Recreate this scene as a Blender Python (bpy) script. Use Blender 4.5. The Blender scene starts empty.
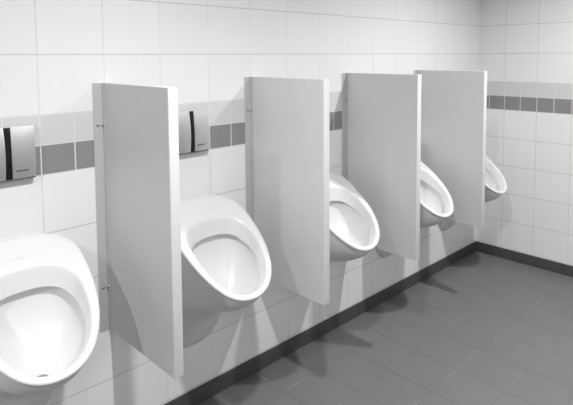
import bpy, bmesh, math
from mathutils import Matrix, Vector

SC = bpy.context.scene
COL = SC.collection
PI = math.pi
H = 1.479                      # height of the tile joint at eye level above the floor
TW, TH = 0.2252, 0.2           # wall tile width, height
XF = 3.0763                    # far wall
YR = -4.2                     # wall behind the camera
XN = -2.9                      # end wall on the near side
ZC = 2.40                      # ceiling

# ------------------------------------------------------------------ helpers
def tag(o, label=None, cat=None, group=None, kind=None):
    if label: o['label'] = label
    if cat: o['category'] = cat
    if group: o['group'] = group
    if kind: o['kind'] = kind
    return o

def empty(name, loc, label, cat, group=None):
    o = bpy.data.objects.new(name, None)
    o.empty_display_size = 0.05
    COL.objects.link(o)
    o.location = loc
    return tag(o, label, cat, group)

def link(name, bm, mat, parent=None, smooth=None):
    me = bpy.data.meshes.new(name)
    bmesh.ops.recalc_face_normals(bm, faces=bm.faces)
    if smooth is not None:
        for f in bm.faces: f.smooth = True
        for e in bm.edges:
            if len(e.link_faces) == 2 and e.calc_face_angle(0) > smooth: e.smooth = False
    bm.to_mesh(me); bm.free()
    me.materials.append(mat)
    o = bpy.data.objects.new(name, me)
    COL.objects.link(o)
    if parent: o.parent = parent
    return o

def box(bm, x0, x1, y0, y1, z0, z1, bev=0.0, seg=2):
    r = bmesh.ops.create_cube(bm, size=1)
    vs = r['verts']
    bmesh.ops.scale(bm, vec=(abs(x1-x0), abs(y1-y0), abs(z1-z0)), verts=vs)
    bmesh.ops.translate(bm, vec=((x0+x1)/2, (y0+y1)/2, (z0+z1)/2), verts=vs)
    if bev:
        es = list({e for v in vs for e in v.link_edges})
        bmesh.ops.bevel(bm, geom=es, offset=bev, segments=seg, profile=0.5, affect='EDGES')

def lathe(bm, prof, org, axis, n=24):
    """prof: (radius, along axis); revolve about axis through org"""
    a = Vector(axis).normalized()
    t = Vector((0, 0, 1)) if abs(a.z) < .9 else Vector((1, 0, 0))
    u = a.cross(t).normalized(); w = a.cross(u)
    org = Vector(org); rings = []
    for r, h in prof:
        if r < 1e-6: rings.append([bm.verts.new(org + a*h)])
        else: rings.append([bm.verts.new(org + a*h + (u*math.cos(2*PI*k/n) + w*math.sin(2*PI*k/n))*r) for k in range(n)])
    for A, B in zip(rings, rings[1:]):
        for k in range(n):
            l = (k+1) % n
            if len(A) == 1 and len(B) > 1: bm.faces.new((A[0], B[k], B[l]))
            elif len(B) == 1 and len(A) > 1: bm.faces.new((A[k], A[l], B[0]))
            elif len(A) > 1: bm.faces.new((A[k], A[l], B[l], B[k]))

# ------------------------------------------------------------------ materials
class NT:
    def __init__(s, name):
        s.m = bpy.data.materials.new(name); s.m.use_nodes = True
        s.t = s.m.node_tree; s.b = s.t.nodes['Principled BSDF']
    def n(s, typ, **kw):
        o = s.t.nodes.new(typ)
        for k, v in kw.items(): setattr(o, k, v)
        return o
    def put(s, sock, v):
        if isinstance(v, (int, float, tuple)): sock.default_value = v
        else: s.t.links.new(v, sock)
    def M(s, op, a, b=0.0, c=0.0):
        o = s.n('ShaderNodeMath', operation=op)
        s.put(o.inputs[0], a); s.put(o.inputs[1], b); s.put(o.inputs[2], c)
        return o.outputs[0]
    def mix(s, f, a, b):
        o = s.n('ShaderNodeMix', data_type='RGBA')
        s.put(o.inputs['Factor'], f); s.put(o.inputs['A'], a); s.put(o.inputs['B'], b)
        return o.outputs['Result']
    def mixf(s, f, a, b):
        o = s.n('ShaderNodeMix', data_type='FLOAT')
        s.put(o.inputs[0], f); s.put(o.inputs[2], a); s.put(o.inputs[3], b)
        return o.outputs[0]
    def pos(s):
        g = s.n('ShaderNodeNewGeometry'); x = s.n('ShaderNodeSeparateXYZ')
        s.t.links.new(g.outputs['Position'], x.inputs[0])
        return g.outputs['Position'], x.outputs[0], x.outputs[1], x.outputs[2]
    def noise(s, vec, scale, detail=2.0, rough=.5):
        o = s.n('ShaderNodeTexNoise'); o.inputs['Scale'].default_value = scale
        o.inputs['Detail'].default_value = detail; o.inputs['Roughness'].default_value = rough
        s.t.links.new(vec, o.inputs['Vector']); return o.outputs['Fac']
    def bump(s, h, dist, strength=1.0):
        o = s.n('ShaderNodeBump'); o.inputs['Distance'].default_value = dist
        o.inputs['Strength'].default_value = strength
        s.t.links.new(h, o.inputs['Height']); s.t.links.new(o.outputs[0], s.b.inputs['Normal'])

def G(v): return (v, v, v, 1.0)

def plain(name, v, rough=.5, metal=0.0, coat=0.0, noise=0.0, nscale=40):
    t = NT(name)
    t.b.inputs['Roughness'].default_value = rough
    t.b.inputs['Metallic'].default_value = metal
    t.b.inputs['Coat Weight'].default_value = coat
    t.b.inputs['Coat Roughness'].default_value = .05
    p, x, y, z = t.pos()
    f = t.noise(p, nscale, 3)
    t.put(t.b.inputs['Base Color'], t.mix(f, G(v*(1-noise)), G(v*(1+noise))))
    return t.m

def joint(t, u, pitch, half, soft):
    """1 inside the grout line, 0 on the tile; u in metres"""
    fr = t.M('FRACT', t.M('ADD', t.M('DIVIDE', u, pitch), 100.5))
    d = t.M('MULTIPLY', t.M('ABSOLUTE', t.M('SUBTRACT', fr, .5)), pitch)
    o = t.n('ShaderNodeMapRange', interpolation_type='SMOOTHSTEP')
    t.put(o.inputs['Value'], d)
    o.inputs['From Min'].default_value = half; o.inputs['From Max'].default_value = half + soft
    o.inputs['To Min'].default_value = 1; o.inputs['To Max'].default_value = 0
    return o.outputs[0]

def between(t, z, a, b):
    return t.M('MULTIPLY', t.M('GREATER_THAN', z, a), t.M('LESS_THAN', z, b))

def tile_mat(name, axis, off):
    t = NT(name)
    p, x, y, z = t.pos()
    u = t.M('SUBTRACT', x if axis == 'x' else t.M('MULTIPLY', y, -1.0), off)
    zz = t.M('SUBTRACT', z, H)
    band = between(t, zz, -0.4, -0.2)
    dark = between(t, zz, -0.4, -0.3)
    jv_big = joint(t, u, TW, .0009, .0018)
    jv_small = joint(t, u, TW/2, .0012, .0018)
    jh_big = joint(t, zz, TH, .0009, .0018)
    jh_small = joint(t, zz, TH/2, .0010, .0016)
    jv = t.mixf(band, jv_big, jv_small)
    jh = t.mixf(band, jh_big, jh_small)
    j = t.M('MAXIMUM', jv, jh)
    # slight tone shift from tile to tile
    w = t.n('ShaderNodeTexWhiteNoise', noise_dimensions='2D')
    cx = t.n('ShaderNodeCombineXYZ')
    t.put(cx.inputs[0], t.M('FLOOR', t.M('DIVIDE', u, TW))); t.put(cx.inputs[1], t.M('FLOOR', t.M('DIVIDE', zz, TH)))
    t.t.links.new(cx.outputs[0], w.inputs['Vector'])
    var = w.outputs['Value']
    white = t.mix(var, G(.835), G(.855))
    pale = t.mix(var, G(.655), G(.675))
    grey = t.mix(t.noise(p, 18, 3), G(.255), G(.28))
    tile = t.mix(band, white, t.mix(dark, pale, grey))
    worn = t.n('ShaderNodeMapRange'); t.put(worn.inputs['Value'], t.noise(p, 1.7, 2))
    worn.inputs['From Min'].default_value = .35; worn.inputs['From Max'].default_value = .65
    grout = t.mix(band, t.mix(worn.outputs[0], G(.62), G(.78)), G(.74))
    t.put(t.b.inputs['Base Color'], t.mix(jh, t.mix(jv, tile, grout), t.mix(band, G(.58), G(.74))))
    t.put(t.b.inputs['Roughness'], t.mixf(j, .28, .8))
    t.b.inputs['IOR'].default_value = 1.45
    wav = t.noise(p, 7, 1)
    t.bump(t.M('ADD', t.M('SUBTRACT', 1.0, j), t.M('MULTIPLY', wav, .3)), .0006, .35)
    return t.m

def floor_mat():
    t = NT('floor_tiles')
    p, x, y, z = t.pos()
    P = .2275
    jx = joint(t, t.M('SUBTRACT', x, -.003), P, .0008, .0018)
    jy = joint(t, t.M('ADD', y, .203), P, .0008, .0018)
    lo = t.noise(p, 3.0, 2); hi = t.noise(p, 60, 4, .7); mid = t.noise(p, 13, 3)
    base = t.mix(hi, G(.118), G(.185))
    base = t.mix(t.M('MULTIPLY', mid, .45), base, G(.185))
    base = t.mix(t.M('MULTIPLY', lo, .35), base, G(.105))
    # joints: dark along one direction, with chalky residue in places
    chalk = t.n('ShaderNodeMapRange'); t.put(chalk.inputs['Value'], t.noise(p, 5.5, 1))
    chalk.inputs['From Min'].default_value = .50; chalk.inputs['From Max'].default_value = .62
    nearwall = t.n('ShaderNodeMapRange'); t.put(nearwall.inputs['Value'], y)
    nearwall.inputs['From Min'].default_value = -.16; nearwall.inputs['From Max'].default_value = -.08
    cf = t.M('MAXIMUM', chalk.outputs[0], nearwall.outputs[0])
    jcol_x = t.mix(nearwall.outputs[0], t.mix(t.noise(p, 2.3, 1), G(.05), G(.15)), G(.27))
    jcol_y = t.mix(chalk.outputs[0], G(.128), G(.225))
    c = t.mix(jx, base, jcol_x)
    c = t.mix(jy, c, jcol_y)
    t.put(t.b.inputs['Base Color'], c)
    t.put(t.b.inputs['Roughness'], t.mixf(hi, .48, .62))
    j = t.M('MAXIMUM', jx, jy)
    t.bump(t.M('ADD', t.M('SUBTRACT', 1.0, j), t.M('MULTIPLY', hi, .35)), .0012, .5)
    return t.m

M_tile_l = tile_mat('wall_tiles_long', 'x', 0.0)
M_tile_f = tile_mat('wall_tiles_far', 'y', .1939)
M_floor = floor_mat()
M_paint = plain('grey_wall_paint', .5, .8, noise=.02)
M_ceil = plain('ceiling_paint', .74, .9, noise=.02)
M_base = plain('plinth_tile', .072, .45, noise=.25, nscale=30)
M_panel = plain('panel_laminate', .66, .42, noise=.015, nscale=8)
M_edge = plain('panel_edging', .70, .4, noise=.01)
M_alu = plain('anodised_profile', .56, .45, metal=.25, noise=.03)
M_screw = plain('screw_steel', .55, .28, metal=1.0)
M_ceramic = plain('white_glazed_ceramic', .715, .34, coat=.08, noise=.004)
M_mark = plain('grey_print', .66, .5)
M_ink = plain('dark_print', .03, .5)
M_drain = plain('drain_steel', .4, .3, metal=1.0)
M_black = plain('black_gloss_plastic', .006, .22)
def brushed():
    t = NT('brushed_steel')
    p, x, y, z = t.pos()
    mp = t.n('ShaderNodeMapping'); mp.inputs['Scale'].default_value = (4, 4, 700)
    t.t.links.new(p, mp.inputs[0])
    f = t.noise(mp.outputs[0], 3, 3)
    t.b.inputs['Metallic'].default_value = 1.0
    t.put(t.b.inputs['Base Color'], t.mix(f, G(.80), G(.88)))
    t.put(t.b.inputs['Roughness'], t.mixf(f, .34, .42))
    return t.m
M_steel = brushed()
M_sdark = plain('steel_edge', .10, .4, metal=.6)

# ------------------------------------------------------------------ room
T = .12
def struct(name, b, mat):
    bm = bmesh.new(); box(bm, *b)
    return tag(link(name, bm, mat), kind='structure')
struct('wall_left', (XN-T, XF+T, 0, T, -T, ZC+T), M_tile_l)
struct('wall_back', (XF, XF+T, YR-T, 0, -T, ZC+T), M_tile_f)
struct('wall_right', (XN-T, XF+T, YR-T, YR, -T, ZC+T), M_paint)
struct('wall_front', (XN-T, XN, YR, 0, -T, ZC+T), M_paint)
struct('floor', (XN, XF, YR, 0, -T, 0), M_floor)
struct('ceiling', (XN, XF, YR, 0, ZC, ZC+T), M_ceil)
BH, BT = .0745, .007
def skirting(name, b):
    bm = bmesh.new(); box(bm, *b, bev=.002, seg=2)
    tag(link(name, bm, M_base), kind='structure')
skirting('baseboard_left', (XN, XF, -BT, 0, 0, BH))
skirting('baseboard_back', (XF-BT, XF, YR, -BT, 0, BH))
skirting('baseboard_right', (XN, XF-BT, YR, YR+BT, 0, BH))
skirting('baseboard_front', (XN, XN+BT, YR+BT, -BT, 0, BH))

# ------------------------------------------------------------------ urinal
N = 128
W, TM, N1, N2 = .1850, .2252, 2.51, 2.14
Y0, Z0, Y1, Z1, BY, BZ = 0.0, -.5828, -.4030, -.8830, -.0833, -.0009
YC, ZCC = (Y0+Y1)/2+BY, (Z0+Z1)/2+BZ
def face_pt(u, t, n=0.0):
    y = (1-t)**2*Y0 + 2*t*(1-t)*YC + t*t*Y1
    z = (1-t)**2*Z0 + 2*t*(1-t)*ZCC + t*t*Z1
    dy = 2*(1-t)*(YC-Y0) + 2*t*(Y1-YC); dz = 2*(1-t)*(ZCC-Z0) + 2*t*(Z1-ZCC)
    l = math.hypot(dy, dz)
    return Vector((u, min(y + n*dz/l, -.0015), z - n*dy/l + H))
def sup(phi, w, t0, tm, t1, n1, n2):
    c, s = math.cos(phi), math.sin(phi)
    n = n1 if s > 0 else n2
    u = w*math.copysign(abs(c)**(2/n), c)
    q = abs(s)**(2/n)
    return u, (tm-(tm-t0)*q if s > 0 else tm+(t1-tm)*q)
def outer(phi, k=1.0):
    u, t = sup(phi, W, 0, TM, 1, N1, N2)
    return u*k, .45+(t-.45)*k
def inner(phi, k=1.0, kt=0.0):
    u, t = sup(phi, .139, .235, .46, .940, 2.7, 2.1)
    return u*k, .6+(t-.6)*k+kt
def sst(a, b, x):
    x = max(0, min(1, (x-a)/(b-a))); return x*x*(3-2*x)
PH = []
for k in range(N): PH.append(2*PI*k/N)

def catmull(pts, n):
    out = []
    m = len(pts)-1
    for i in range(n+1):
        s = i/n*m; k = min(int(s), m-1); f = s-k
        g = lambda j: pts[max(0, min(m, j))]
        r = []
        for c in range(2):
            a, b, d, e = g(k-1)[c], g(k)[c], g(k+1)[c], g(k+2)[c]
            r.append(.5*(2*b+(d-a)*f+(2*a-5*b+4*d-e)*f*f+(3*b-a-3*d+e)*f**3))
        out.append(r)
    return out
PROF_B = catmull([(0, 0), (.05, .085), (.17, .18), (.36, .265), (.57, .335), (.72, .42), (.81, .56), (.87, .74), (.93, .91), (1, 1)], 28)
PROF_S = catmull([(0, 0), (.09, .13), (.19, .26), (.30, .38), (.42, .50), (.54, .61), (.66, .72), (.78, .82), (.90, .92), (1, 1)], 28)
def wall_pt(phi):
    c, s = math.cos(phi), math.sin(phi)
    n = 3.0
    x = .158*math.copysign(abs(c)**(2/n), c)
    q = abs(s)**(2/n)
    zc = -.76
    z = zc+(.165*q if s > 0 else -.455*q)
    return Vector((x, -.0008, z+H))

def rings_to(bm, rings):
    vr = [[bm.verts.new(p) for p in R] for R in rings]
    for A, B in zip(vr, vr[1:]):
        for k in range(N):
            l = (k+1) % N
            bm.faces.new((A[k], A[l], B[l], B[k]))
    return vr

UB = Vector((0, 0, .234))          # origin of the urinal: foot of its body on the wall
def up(R): return [p-UB for p in R]

EDGE = -.013
def build_urinal(root):
    ring = lambda f: up([f(p) for p in PH])
    # rim: outer roll, flat band, inner roll, inner flank down to the flush ledge
    R = []
    R.append(ring(lambda p: face_pt(*outer(p, .975), EDGE-.006)))
    R.append(ring(lambda p: face_pt(*outer(p, .992), EDGE)))
    R.append(ring(lambda p: face_pt(*outer(p, 1.0), -.008)))
    R.append(ring(lambda p: face_pt(*outer(p, .998), -.004)))
    R.append(ring(lambda p: face_pt(*outer(p, .985), -.001)))
    def mixo(f, n, fl=None):
        def g(p):
            a, b = outer(p, .985), inner(p)
            return face_pt(a[0]*(1-f)+b[0]*f, a[1]*(1-f)+b[1]*f, n)
        return g
    for f, n in ((.2, 0), (.45, 0), (.7, -.0005), (.86, -.0025), (.95, -.006), (1.0, -.012)):
        R.append(ring(mixo(f, n)))
    def flank(p, a):
        w = sst(-.75, .35, math.sin(p))
        return face_pt(*inner(p, 1-a*(.085*w+.03), a*.030*w), -.012-a*(.020*w+.020))
    for a in (.25, .5, .75, 1.0):
        R.append(ring(lambda p: flank(p, a)))
    bm = bmesh.new(); rings_to(bm, R)
    link('rim', bm, M_ceramic, root, smooth=math.radians(60))
    # bowl: undercut below the ledge, then round down to the outlet
    B = [ring(lambda p: flank(p, 1.0))]
    def under(p, a):
        w = sst(-.55, .25, math.sin(p))
        k = 1-(.085*w+.03) + a*(.045*w) - a*.02*(1-w)
        return face_pt(*inner(p, k, .030*w*(1-a*.55)), -.012-(.020*w+.020)-a*(.012+.004*(1-w)))
    B.append(ring(lambda p: under(p, .5))); B.append(ring(lambda p: under(p, 1.0)))
    D = Vector((0, -.245, -.950+H))
    for i in range(1, 19):
        th = i/18*.985
        e1, e2 = th**1.55, 1-(1-th)**1.55
        def bowl(p):
            q = under(p, 1.0)
            return Vector((q.x*(1-e1)+D.x*e1, q.y*(1-e1)+D.y*e1, q.z+(D.z-q.z)*e2))
        B.append(ring(bowl))
    bm = bmesh.new(); vr = rings_to(bm, B); bm.faces.new(vr[-1])
    link('bowl', bm, M_ceramic, root, smooth=math.radians(60))
    # outer shell down to the wall
    S = []
    for i in range(len(PROF_B)):
        def shell(p):
            a0 = face_pt(*outer(p, .975), EDGE-.006); w0 = wall_pt(p)
            w = sst(.15, 1.0, -math.sin(p))
            a = PROF_S[i][0]*(1-w)+PROF_B[i][0]*w; b = PROF_S[i][1]*(1-w)+PROF_B[i][1]*w
            f = i/(len(PROF_B)-1)
            g = f**.8; x = a0.x*(1-g)+w0.x*g
            return Vector((x, a0.y+(w0.y-a0.y)*a, a0.z+(w0.z-a0.z)*b))
        S.append(ring(shell))
    bm = bmesh.new(); rings_to(bm, S)
    link('outer_shell', bm, M_ceramic, root, smooth=math.radians(60))
    # outlet strainer
    bm = bmesh.new()
    c = D-UB
    lathe(bm, [(.024, .0005), (.024, .003), (.021, .0045), (.012, .005), (0, .005)], c, (0, 0, 1), 24)
    link('outlet_strainer', bm, M_drain, root, smooth=math.radians(40))
    # small printed maker's mark on the deck
    bm = bmesh.new()
    for du, wd in ((-.017, .006), (-.009, .0035), (-.004, .0035), (.001, .002), (.0045, .0035), (.0095, .0035), (.0145, .003)):
        for dt, hh in ((.0, .0045),):
            q = [face_pt(du+sx*wd/2, .155+st*hh, .0006)-UB for sx, st in ((-1, -1), (1, -1), (1, 1), (-1, 1))]
            bm.faces.new([bm.verts.new(v) for v in q])
    link('maker_mark', bm, M_mark, root)

def copy_tree(o, parent=None):
    c = o.copy(); COL.objects.link(c)
    if parent: c.parent = parent
    for ch in [k for k in COL.objects if k.parent == o]: copy_tree(ch, c)
    return c

UC = [-.1075+.6863*k for k in range(5)]
UL = ['white wall-hung ceramic urinal cut by the left edge of the photo, nearest the camera',
      'white wall-hung ceramic urinal seen nearly whole, between the two nearest grey partition panels',
      'white ceramic urinal between the second and third partitions from the left, left side hidden',
      'white wall-hung ceramic urinal between the third and fourth partition panels, only its right half showing',
      'white wall-hung ceramic urinal beside the far corner, only its lip showing past the last panel']
u0 = empty('urinal', (UC[0], 0, UB.z), UL[0], 'urinal', 'urinals along the tiled wall')
build_urinal(u0)
for k in range(1, 5):
    u = copy_tree(u0); u.location.x = UC[k]; u['label'] = UL[k]

# ------------------------------------------------------------------ partition panels
PT, PD = .034, .443            # thickness, depth
PZ0, PZ1 = H-1.008, H-.101
def build_panel(root):
    # local: x=0 is the face towards the camera, y=0 the wall
    bm = bmesh.new(); box(bm, 0, PT, -PD+.003, -.0005, PZ0, PZ1, .0008, 1)
    link('board', bm, M_panel, root, smooth=math.radians(30))
    bm = bmesh.new(); box(bm, .0004, PT-.0004, -PD, -PD+.0032, PZ0+.0004, PZ1-.0004, .001, 2)
    tag(link('front_edging', bm, M_edge, root, smooth=math.radians(30)), 'bright white edging strip')
    # angle profile: one leg flat on the wall, the other on the board
    bm = bmesh.new()
    a, b, th = .0365, .012, .0025
    pts = [(-a, -.0004), (-a, -th), (-th, -th), (-th, -b), (-.0002, -b), (-.0002, -.0004)]
    lo = [bm.verts.new((x, y, PZ0)) for x, y in pts]; hi = [bm.verts.new((x, y, PZ1)) for x, y in pts]
    for k in range(6):
        l = (k+1) % 6; bm.faces.new((lo[k], lo[l], hi[l], hi[k]))
    bm.faces.new(lo); bm.faces.new(hi)
    pr = link('wall_profile', bm, M_alu, root)
    tag(pr, 'aluminium angle profile along the wall')
    dome = [(.0062, 0), (.0060, .0018), (.0045, .0034), (.0022, .0042), (0, .0044)]
    for z in (H-.250, H-.845):
        bm = bmesh.new(); lathe(bm, dome, (-.021, -th, z), (0, -1, 0), 20)
        link('screw', bm, M_screw, pr, smooth=math.radians(50))
        bm = bmesh.new(); lathe(bm, dome, (-th, -.0075, z), (-1, 0, 0), 20)
        link('screw', bm, M_screw, pr, smooth=math.radians(50))

PX = [.2160, .902, 1.564, 2.251]
PL = ['light grey partition panel nearest the camera, screwed to the wall beside the leftmost urinal',
      'light grey partition panel standing just right of the urinal that is seen nearly whole',
      'light grey partition panel third from the left, hiding half of the urinal behind it',
      'light grey partition panel farthest from the camera, closest to the dark-banded corner wall']
p0 = empty('urinal_partition', (PX[0], 0, 0), PL[0], 'partition', 'partition panels between the urinals')
build_panel(p0)
for k in range(1, 4):
    p = copy_tree(p0); p.location.x = PX[k]; p['label'] = PL[k]

# ------------------------------------------------------------------ flush plates
def build_plate(root):
    # local origin: bottom centre of the plate on the wall
    HW, HT, GAP = .0805, .166, .0105
    def half(side):
        bm = bmesh.new()
        nx, nz = 10, 16
        def pt(i, j):
            f, g = i/nx, j/nz
            bow = .0035*(1-(2*g-1)**2)
            xi = GAP - .0015*(1-(2*g-1)**2)          # inner edge bows slightly towards the middle
            x = xi + (HW-xi)*f
            z = g*HT
            y = -.0170 - .0016*math.sin(PI*f) - .0100*(1-((g-.38)/.62)**2) + .002*f
            return Vector((side*x, y, z))
        front = [[bm.verts.new(pt(i, j)) for j in range(nz+1)] for i in range(nx+1)]
        for i in range(nx):
            for j in range(nz):
                q = (front[i][j], front[i+1][j], front[i+1][j+1], front[i][j+1])
                bm.faces.new(q)
        loop = [front[i][0] for i in range(nx+1)]+[front[nx][j] for j in range(1, nz+1)]+[front[i][nz] for i in range(nx-1, -1, -1)]+[front[0][j] for j in range(nz-1, 0, -1)]
        back = [bm.verts.new((v.co.x, -.012, v.co.z)) for v in loop]
        for k in range(len(loop)):
            l = (k+1) % len(loop); bm.faces.new((loop[k], loop[l], back[l], back[k]))
        bm.faces.new(back)
        es = [e for e in bm.edges if e.calc_face_angle(0) > .9 and not (e.verts[0] in back and e.verts[1] in back)]
        return link('steel_cover', bm, M_steel, root, smooth=math.radians(35))
    half(-1); c = half(1)
    bm = bmesh.new(); box(bm, -HW+.002, HW-.002, -.012, -.0005, -.0035, HT-.003, .002, 2)
    box(bm, -HW+.002, HW-.002, -.0235, -.011, -.0042, -.0004, .0012, 2)
    tag(link('mounting_frame', bm, M_sdark, root), 'dark frame behind the steel covers')
    bm = bmesh.new()
    cols = []
    for j in range(17):
        g = j/16; z = .002+g*(HT-.004)
        yf = -.0142 - .0100*(1-((g-.38)/.62)**2)
        cols.append([bm.verts.new(v) for v in ((-GAP-.002, -.0121, z), (-GAP-.002, yf, z), (0, yf-.0006, z), (GAP+.002, yf, z), (GAP+.002, -.0121, z))])
    for A, B in zip(cols, cols[1:]):
        for k in range(5): bm.faces.new((A[k], A[(k+1) % 5], B[(k+1) % 5], B[k]))
    bm.faces.new(cols[0]); bm.faces.new(cols[-1])
    tag(link('sensor_window', bm, M_black, root), 'glossy black vertical strip')
    # brand print low on the right cover: a small round mark and a short line of lettering
    bm = bmesh.new()
    y, z = -.0268, .0245
    def quad(x0, x1, z0, z1):
        bm.faces.new([bm.verts.new((a, y, b)) for a, b in ((x0, z0), (x1, z0), (x1, z1), (x0, z1))])
    lathe(bm, [(.0030, -.0003), (.0030, 0), (0, 0)], (.0245, y, z), (0, -1, 0), 14)
    x = .0295
    for wd, hgt in ((.0030, .0050), (.0026, .0038), (.0022, .0038), (.0028, .0038), (.0036, .0038), (.0026, .0038), (.0022, .0050), (.0026, .0038)):
        quad(x, x+wd, z-.0017, z-.0017+hgt); x += wd+.0008
    link('brand_print', bm, M_ink, c)

f0 = empty('flush_plate', (-.105, 0, H-.394), 'steel sensor flush plate at the left edge of the photo, on the dark tile band', 'flush plate', 'flush plates above the urinals')
build_plate(f0)
FL = ['steel sensor flush plate right of the nearest partition panel, above the urinal seen nearly whole',
      'steel sensor flush plate above the urinal between the second and third partition panels',
      'steel sensor flush plate above the urinal between the third and fourth partition panels',
      'steel sensor flush plate above the urinal beside the far corner']
for k in range(4):
    fp = copy_tree(f0); fp.location.x = .5755+.683*k; fp['label'] = FL[k]

# ------------------------------------------------------------------ lamps and added fill lights
LX = [-1.75, .15, 2.05]
LE = [28, 27.5, 27.5]
LD = ['round white downlight in the ceiling nearest the end wall behind the camera',
      'round white downlight in the ceiling above the nearer urinals',
      'round white downlight in the ceiling above the farther urinals']
for k, x in enumerate(LX):
    bm = bmesh.new()
    lathe(bm, [(.062, -.004), (.062, -.001), (.078, 0), (.085, -.004), (.086, -.009), (.075, -.012), (.064, -.010), (.062, -.004)], (x, -1.21, ZC), (0, 0, 1), 40)
    tag(link('ceiling_downlight', bm, M_edge, smooth=math.radians(50)), LD[k], 'ceiling light', 'ceiling downlights')
    L = bpy.data.lights.new('downlight', 'AREA'); L.shape = 'DISK'; L.size = .085
    L.energy = LE[k]; L.spread = math.radians(150)
    o = bpy.data.objects.new('downlight', L); COL.objects.link(o)
    o.location = (x, -1.21, ZC-.013)
FILLS = [(-1.2, 17), (1.5, 21)]  # fill lights added behind the camera to brighten panel edges and lower walls
for k, (x, e) in enumerate(FILLS):
    bm = bmesh.new()
    for b in ((x-.62, x+.62, -3.32, -3.30), (x-.62, x+.62, -2.70, -2.68), (x-.62, x-.60, -3.30, -2.70), (x+.60, x+.62, -3.30, -2.70)):
        box(bm, *b, ZC-.03, ZC-.0005)
    tag(link('ceiling_light_panel', bm, M_edge), ['white rectangular ceiling light panel behind the camera, nearer end', 'white rectangular ceiling light panel behind the camera, far end'][k], 'ceiling light', 'rectangular ceiling light panels')
    L = bpy.data.lights.new('light_panel', 'AREA'); L.shape = 'RECTANGLE'; L.size = 1.18; L.size_y = .58
    L.energy = e
    o = bpy.data.objects.new('light_panel', L); COL.objects.link(o)
    o.location = (x, -3.0, ZC-.02)

w = bpy.data.worlds.new('world'); SC.world = w; w.use_nodes = True
w.node_tree.nodes['Background'].inputs[0].default_value = G(.5)
w.node_tree.nodes['Background'].inputs[1].default_value = 0.0

# ------------------------------------------------------------------ camera
yaw, pitch, roll, f = .788395348, .0716840203, -.00484576690, 532.315599
cy, sy, cp, sp = math.cos(yaw), math.sin(yaw), math.cos(pitch), math.sin(pitch)
fw = Vector((cy*cp, sy*cp, -sp)); r = Vector((sy, -cy, 0)); uu = r.cross(fw)
cr, sr = math.cos(roll), math.sin(roll)
r2 = r*cr + uu*sr; u2 = -r*sr + uu*cr
cam = bpy.data.cameras.new('camera'); co = bpy.data.objects.new('camera', cam); COL.objects.link(co)
m = Matrix((r2, u2, -fw)).transposed().to_4x4()
m.translation = Vector((-.62313611, -1.8408211, H-.00715131))
co.matrix_world = m
cam.sensor_width = 36; cam.lens = f/573*36
cam.shift_x = -12.515113/573; cam.shift_y = -108.759662/573
cam.clip_start = .02
SC.camera = co

SC.view_settings.view_transform = 'Standard'
SC.view_settings.look = 'None'
SC.view_settings.gamma = 1
SC.view_settings.use_curve_mapping = False
SC.view_settings.exposure = 0.0
